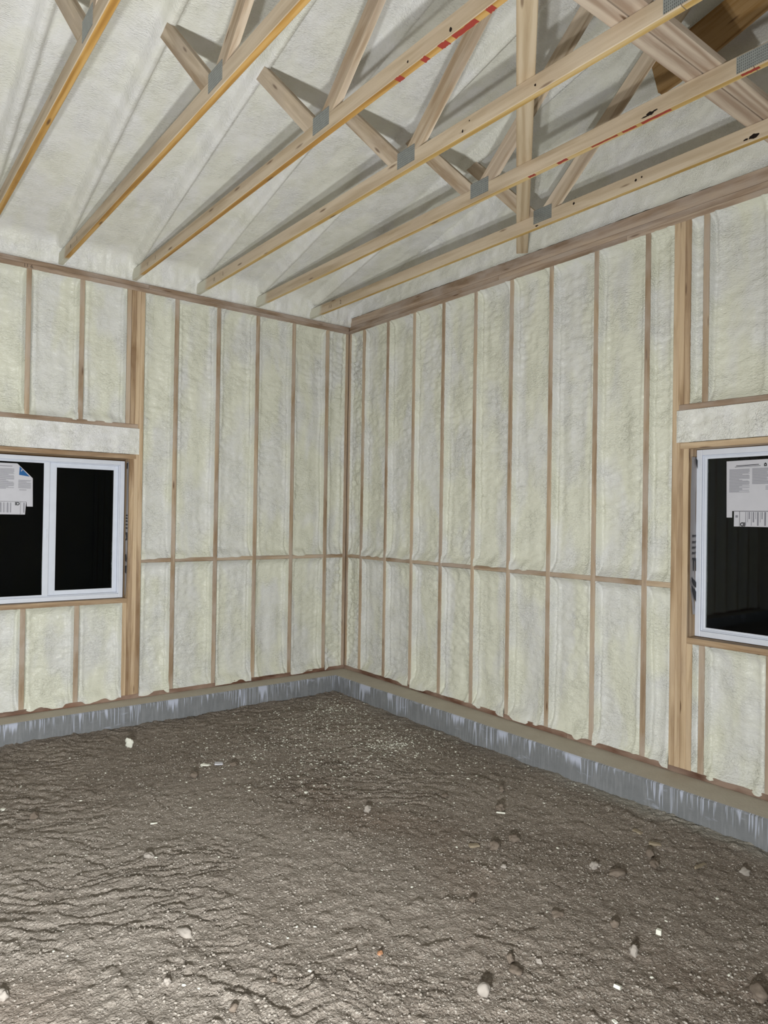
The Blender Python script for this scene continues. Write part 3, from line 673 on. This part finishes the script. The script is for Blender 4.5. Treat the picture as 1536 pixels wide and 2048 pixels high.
flat(RW, win2, d2-0.0012, [[(4.240, 1.968), (4.246, 1.968), (4.246, 1.963), (4.240, 1.963)]], PAPER, 'printed_icon_centre')
def letters(W, root, body, size, u, d, z, rot, mat, mirror=1, nm='printed_lettering'):
    me = text_me(body, size); n = Vector(W(0, -1, 0))-Vector(W(0, 0, 0)); ux = Vector(W(1, 0, 0))-Vector(W(0, 0, 0))
    if (ux.cross(Vector((0, 0, 1)))).dot(n) < 0: ux = -ux
    up = Vector((0, 0, 1)); R_ = Matrix.Rotation(rot, 3, n); ux = (R_ @ ux)*mirror; up = R_ @ up; p = Vector(W(u, d, z))
    mw = Matrix(((ux[0], up[0], n[0], p[0]), (ux[1], up[1], n[1], p[1]), (ux[2], up[2], n[2], p[2]), (0, 0, 0, 1)))
    return link(nm, me, mat, root, mw)
letters(RW, win2, 'ID', 0.032, 4.112, d2-0.001, 1.605, math.pi, BLACK)
st = [[(u, 1.68), (u+w_, 1.68), (u+w_, 1.597+0.02*((k*37) % 3)), (u, 1.597+0.02*((k*37) % 3))] for k, (u, w_) in enumerate([(4.128, .004), (4.14, .003), (4.148, .007), (4.162, .003), (4.172, .008), (4.188, .003), (4.198, .009), (4.215, .003), (4.224, .006), (4.24, .010), (4.262, .003), (4.27, .006)])]
flat(RW, win2, d2-0.0008, st+[[(4.067, 1.66), (4.082, 1.66), (4.082, 1.645), (4.067, 1.645)]], INK, 'printed_text')
# left window sheet (u = -x)
d1 = 0.060+0.016+0.0085
flat(LW, win1, d1, [[(3.45, 1.997), (3.156, 1.999), (3.150, 1.995), (3.040, 1.885), (3.036, 1.655), (3.080, 1.655), (3.084, 1.694), (3.45, 1.694)]], PAPER, 'label_sheet')
flat(LW, win1, d1-0.0004, [[(3.45, 1.692), (3.086, 1.692), (3.092, 1.590), (3.45, 1.590)]], PAPER, 'label_strip')
flat(LW, win1, d1-0.0007, [[(3.137, 1.977), (3.062, 1.897), (3.141, 1.908)]], BLUE, 'printed_blue_corner')
letters(LW, win1, 'P', 0.026, 3.122, d1-0.0013, 1.942, -0.1, PAPER, nm='printed_letter')
ln = lines(3.290, 3.176, 1.79, 1.955, 0.0075, 0.0032)+lines(3.145, 3.052, 1.80, 1.868, 0.007, 0.003, r=random.Random(8))+[[(3.30, 1.978), (3.19, 1.978), (3.19, 1.973), (3.30, 1.973)], [(3.138, 1.79), (3.085, 1.79), (3.085, 1.786), (3.138, 1.786)]]
flat(LW, win1, d1-0.0007, ln, INK, 'printed_text')
st = [[(u, 1.685), (u-w_, 1.685), (u-w_, 1.605), (u, 1.605)] for u, w_ in [(3.285, .004), (3.275, .008), (3.262, .003), (3.25, .005), (3.24, .003), (3.225, .008), (3.212, .003), (3.20, .006), (3.105, .008)]]
flat(LW, win1, d1-0.0008, st, INK, 'printed_text'); flat(LW, win1, d1-0.0009, [[(3.1275, 1.692), (3.1255, 1.692), (3.1255, 1.592), (3.1275, 1.592)]], BLACK, 'printed_rule')
letters(LW, win1, 'ID', 0.034, 3.150, d1-0.001, 1.675, 0, BLACK)

# house wrap turned in on the jambs
def wrap(W, parent, u, z0, z1, d0, d1, amp, out):
    nz, nd = 40, 6; V = []; F = []
    for i in range(nz+1):
        z = z0+(z1-z0)*i/nz
        for j in range(nd+1):
            d = d0+(d1-d0)*j/nd; dd = d
            if i < 8: dd = d0+(d1-d0)*(j/nd)*(1-(1-i/8)*0.65)+(d1-d0)*(1-i/8)*0.65   # ragged lower corner
            V.append(W(u+out*(0.003+amp*float(vn(z*9, d*20, 55))), dd, z))
    for i in range(nz):
        for j in range(nd): a = i*(nd+1)+j; F.append((a, a+1, a+nd+2, a+nd+1))
    return link('house_wrap', mesh(V, F, True), WRAP, parent)
wrap(RW, wall_right, 3.8195, 1.02, 2.03, 0.022, 0.086, 0.010, 1)
wrap(LW, wall_left, 2.2925, 0.90, 2.06, 0.006, 0.058, 0.004, 1)
def jamb_flat(W, parent, u, polys, nm='printed_mark'):
    b = MB()
    for P in polys:
        n = len(P); b.add([W(u, d, z) for d, z in P]+[W(u+0.001, d, z) for d, z in P], [tuple(range(n)), tuple(range(2*n-1, n-1, -1))]+[(i, (i+1) % n, n+(i+1) % n, n+i) for i in range(n)])
    link(nm, b.me(), BLACK, parent)
ju = 3.8345
jamb_flat(RW, wall_right, ju, [[(.030, 1.365), (.034, 1.375), (.040, 1.375), (.044, 1.30), (.052, 1.30), (.054, 1.36), (.062, 1.372), (.070, 1.36), (.072, 1.30), (.080, 1.298), (.080, 1.31), (.078, 1.378), (.050, 1.384), (.034, 1.384)],
    [(.026, 1.262), (.084, 1.225), (.084, 1.19), (.050, 1.21), (.030, 1.235)], [(.026, 1.205), (.045, 1.195), (.084, 1.165), (.084, 1.10), (.060, 1.13), (.036, 1.17)],
    [(.055, 2.03), (.084, 2.01), (.084, 1.955), (.066, 1.99)]]+
    [[(.030+.012*k, z), (.038+.012*k, z), (.038+.012*k, z-.006), (.034+.012*k, z-.014), (.030+.012*k, z-.016)] for z in (1.53, 1.49, 1.455, 1.42) for k in range(4)])
ju = 2.2995
jamb_flat(LW, wall_left, ju, [[(.02, 2.05), (.056, 2.05), (.056, 2.0), (.03, 2.0)], [(.012, 1.445), (.05, 1.45), (.05, 1.435), (.03, 1.40), (.05, 1.385), (.05, 1.375), (.012, 1.38)], [(.01, 1.22), (.03, 1.26), (.05, 1.25), (.05, 1.2), (.02, 1.19)], [(.012, 1.16), (.05, 1.155), (.05, 1.10), (.02, 1.09)]]+
    [[(.012, z), (.05, z), (.05, z-.010), (.012, z-.012)] for z in (1.60, 1.575, 1.55, 1.52, 1.49)])

# ------------------------------------------------------------------ roof trusses
J1 = -3.03; ZC0, ZC1 = 3.630, 3.719
def prism(name, poly, x, t, mat, parent, along):
    """poly: (y,z) corners in the truss plane, extruded t in x; local X runs along the board"""
    c = Vector((x-t/2, sum(p[0] for p in poly)/len(poly), sum(p[1] for p in poly)/len(poly)))
    mw = frame(c, (0, along[0], along[1]), (1, 0, 0)); inv = mw.inverted(); n = len(poly)
    V = [inv @ Vector((x-t/2, a, b_)) for a, b_ in poly]+[inv @ Vector((x+t/2, a, b_)) for a, b_ in poly]
    F = [tuple(range(n)), tuple(range(2*n-1, n-1, -1))]+[(i, (i+1) % n, n+(i+1) % n, n+i) for i in range(n)]
    me = mesh(V, F); o = link(name, me, mat, parent, mw)
    m = o.modifiers.new('bevel', 'BEVEL'); m.width = 0.002; m.segments = 1; m.limit_method = 'ANGLE'
    return o
def web_poly(yb, slope_dir, w, ztop, foot=ZC1):
    """board of width w whose foot centre is yb on the chord, rising along slope_dir (dy, dz) to ztop(y)"""
    dy, dz = slope_dir; L = math.hypot(dy, dz); ny, nz = -dz/L, dy/L
    P = []
    for s in (-1, 1):
        oy, oz = yb+ny*w/2*s, foot+nz*w/2*s
        t0 = (foot-oz)/dz; P.append((oy+dy*t0, foot, oy, oz))
    out = []
    for (py, pz, oy, oz) in P:
        t = 0.0
        while pz+dz*t < ztop(py+dy*t) and t < 6: t += 0.004
        out.append(((py, pz), (py+dy*t, pz+dz*t)))
    return [out[0][0], out[1][0], out[1][1], out[0][1]]
roofz = lambda y: 3.765+SL*min(-y, 9.14+y)
BI, BI2 = 0, 4
def truss(key, label, edge, faceface=CHORD):
    x = TX[key] if key in TX else key
    root = empty('roof_truss', (x, 0, ZC0)); tag(root, label, 'truss', 'roof trusses over the dirt floor')
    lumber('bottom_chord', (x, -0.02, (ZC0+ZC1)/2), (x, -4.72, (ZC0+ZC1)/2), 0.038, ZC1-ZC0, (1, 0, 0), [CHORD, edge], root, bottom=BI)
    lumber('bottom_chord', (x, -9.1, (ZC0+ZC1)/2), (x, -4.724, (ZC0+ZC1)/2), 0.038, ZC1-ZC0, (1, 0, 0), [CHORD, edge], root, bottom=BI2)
    for s in (0, 1):
        m = (lambda y: y) if s == 0 else (lambda y: -9.14-y); sg = 1 if s == 0 else -1
        a = web_poly(m(J1+0.105), (0.665*sg, 0.655), 0.089, roofz); prism('web', a, x, 0.038, WEB, root, (0.665*sg, 0.655))
        b_ = web_poly(m(J1-0.035), (-0.74*sg, 0.67), 0.089, lambda y: min(roofz(y), roofz(-4.57)-abs(0)) if (y > -4.57) == (s == 0) else -9)
        prism('web', b_, x, 0.038, WEB, root, (-0.74*sg, 0.67))
        # top chord buried in the ceiling foam
        y0, y1 = m(-0.02), m(-4.565); z0, z1 = 3.80+0.005, 3.80+SL*4.565
        lumber('top_chord', (x, y0, z0), (x, y1, z1), 0.034, 0.085, (1, 0, 0), CHORD, root)
        pc = m(J1)
        b = MB(); b.box(-0.0215, -0.0195, -0.078, 0.078, 0.0, 0.094)
        p = link('connector_plate', b.me(), PLATE, root, Matrix.Translation((x, pc, 3.657)))
        p2 = link('connector_plate', MB().box(0.0195, 0.0215, -0.078, 0.078, 0.0, 0.094).me(), PLATE, root, Matrix.Translation((x, pc, 3.657)))
    for sx in (-1, 1):
        b = MB(); b.box(min(sx*.0195, sx*.0215), max(sx*.0195, sx*.0215), -0.20, 0.0, 0.0, 0.075)
        link('splice_plate', b.me(), PLATE, root, Matrix.Translation((x, -4.645, 3.637)))
    return root
tA = truss('A', 'leftmost roof truss in view, amber-lit underside running off the left edge', EDGE_A)
tB = truss('B', 'second roof truss from the left, bright amber-lit underside over the left window wall', EDGE_A)
tC = truss('C', 'roof truss with bright red paint marks along its amber-lit underside', EDGE_A)
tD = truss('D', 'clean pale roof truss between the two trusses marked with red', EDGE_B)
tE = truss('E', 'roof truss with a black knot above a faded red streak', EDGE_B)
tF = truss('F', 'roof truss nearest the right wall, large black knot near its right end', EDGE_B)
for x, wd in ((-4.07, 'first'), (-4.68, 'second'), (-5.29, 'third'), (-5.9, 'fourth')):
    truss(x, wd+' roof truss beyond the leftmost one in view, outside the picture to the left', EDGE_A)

# red paint, knots, pencil marks
def blob(cy, cz, ry, rz, n=12, seed=0):
    r = random.Random(seed); return [(cy+ry*math.cos(6.283*i/n)*(0.75+0.5*r.random()), cz+rz*math.sin(6.283*i/n)*(0.75+0.5*r.random())) for i in range(n)]
def paint(root, x, ys, width=0.036, off=0.0):
    for k, (ya, yb, w0) in enumerate(ys):
        b = MB(); n = 8; r = random.Random(k+3); L = [(ya+(yb-ya)*i/n, -w0/2*(0.7+0.45*r.random())) for i in range(n+1)]; R_ = [(ya+(yb-ya)*i/n, w0/2*(0.7+0.45*r.random())) for i in range(n, -1, -1)]
        P = L+R_; m = len(P); z = ZC0-0.0006
        b.add([(x+off+min(max(d, -0.0185), .0185), y, z) for y, d in P]+[(x+off+min(max(d, -0.0185), .0185), y, z+0.0005) for y, d in P], [tuple(range(m)), tuple(range(2*m-1, m-1, -1))])
        link('paint_mark', b.me(), RED, root)
paint(tC, TX['C'], [(-3.65, -3.69, .037), (-3.83, -3.865, .037), (-3.945, -3.995, .036), (-4.03, -4.165, .030), (-4.225, -4.262, .037)])
paint(tE, TX['E'], [(-3.42, -3.47, .022), (-3.63, -3.70, .024), (-3.86, -4.02, .014), (-4.05, -4.13, .018), (-4.16, -4.32, .022), (-4.66, -4.74, .02)], off=-.004)
def face_mark(root, x, polys, mat, nm):
    for P in polys:
        n = len(P); b = MB(); b.add([(x-0.0197, y, z) for y, z in P]+[(x-0.0190, y, z) for y, z in P], [tuple(range(n)), tuple(range(2*n-1, n-1, -1))])
        link(nm, b.me(), mat, root)
face_mark(tE, TX['E'], [blob(-4.215, 3.650, .022, .010, seed=1), blob(-4.185, 3.645, .016, .004, seed=2), blob(-4.245, 3.654, .012, .004, seed=5)], KNOT, 'knot')
face_mark(tF, TX['F'], [blob(-4.44, 3.652, .026, .012, seed=3), blob(-4.40, 3.650, .014, .005, seed=4)], KNOT, 'knot')
face_mark(tF, TX['F'], [blob(-3.745, 3.675, .007, .008, seed=6), blob(-3.785, 3.680, .006, .006, seed=7), blob(-3.29, 3.690, .008, .009, seed=9), blob(-2.98, 3.640, .012, .005, seed=10)], KNOT, 'knot')
face_mark(tD, TX['D'], [blob(-3.99, 3.667, .006, .006, seed=11), blob(-3.5, 3.655, .006, .008, seed=12), blob(-3.55, 3.69, .004, .004, seed=13)], KNOT, 'knot')
face_mark(tC, TX['C'], [blob(-3.75, 3.66, .005, .006, seed=15), blob(-4.03, 3.655, .008, .01, seed=16)], KNOT, 'knot')
def chord_text(root, x, body, size, y, z):
    me = text_me(body, size)
    mw = Matrix(((0, 0, -1, x-0.0200), (-1, 0, 0, y), (0, 1, 0, z), (0, 0, 0, 1)))
    link('pencil_mark', me, PENCIL, root, mw)
for r_t, k, a, b_ in ((tF, 'F', '/13', '2'), (tD, 'D', '13', '1'), (tC, 'C', '11', 'I'), (tB, 'B', 'II', '1')):
    chord_text(r_t, TX[k], a, 0.040, -0.40, 3.665); chord_text(r_t, TX[k], b_, 0.052, -0.58, 3.668)
letters(LW, wall_left, '11 6.', 0.040, 3.115, -0.002, 3.572, 0, PENCIL, nm='pencil_mark')

# ------------------------------------------------------------------ braces
def brace_boards():
    a = lumber('lateral_brace', (-0.03, -4.438, ZC1+0.020), (-3.9, -4.438, ZC1+0.020), 0.084, 0.038, (0, 1, 0), BRACE)
    tag(a, 'nearer of two flat boards laid side by side across the truss bottom chords', 'brace', 'boards laid across the bottom chords')
    b = lumber('lateral_brace', (-0.03, -4.531, ZC1+0.020), (-3.4, -4.531, ZC1+0.020), 0.088, 0.038, (0, 1, 0), BRACE)
    tag(b, 'upper of two flat boards laid across the chords, shaded side edge showing', 'brace', 'boards laid across the bottom chords')
brace_boards()
P0, P1 = Vector((-0.035, -2.432, ZC1+0.0195)), Vector((-2.165, -4.325, ZC1+0.0195))
vb = lumber('diagonal_brace', P0, P1, 0.089, 0.038, Vector((0.67, -0.75, 0)), PALE)
tag(vb, 'pale flat brace laid diagonally over the truss chords, reaching the right wall top plate', 'brace')
db = prism('sloping_board', [(-3.62, 4.60), (-3.68, 4.365), (-3.80, 4.385), (-4.50, 4.60), (-4.50, 4.80), (-4.10, 4.72)], -0.15, 0.038, SHADEW, None, (-1, 0.25))
tag(db, 'short board shaded brown, with an angled end, high under the roof behind the laid boards', 'board')

# drop the bookkeeping property
for o in bpy.data.objects:
    if '_w' in o: del o['_w']
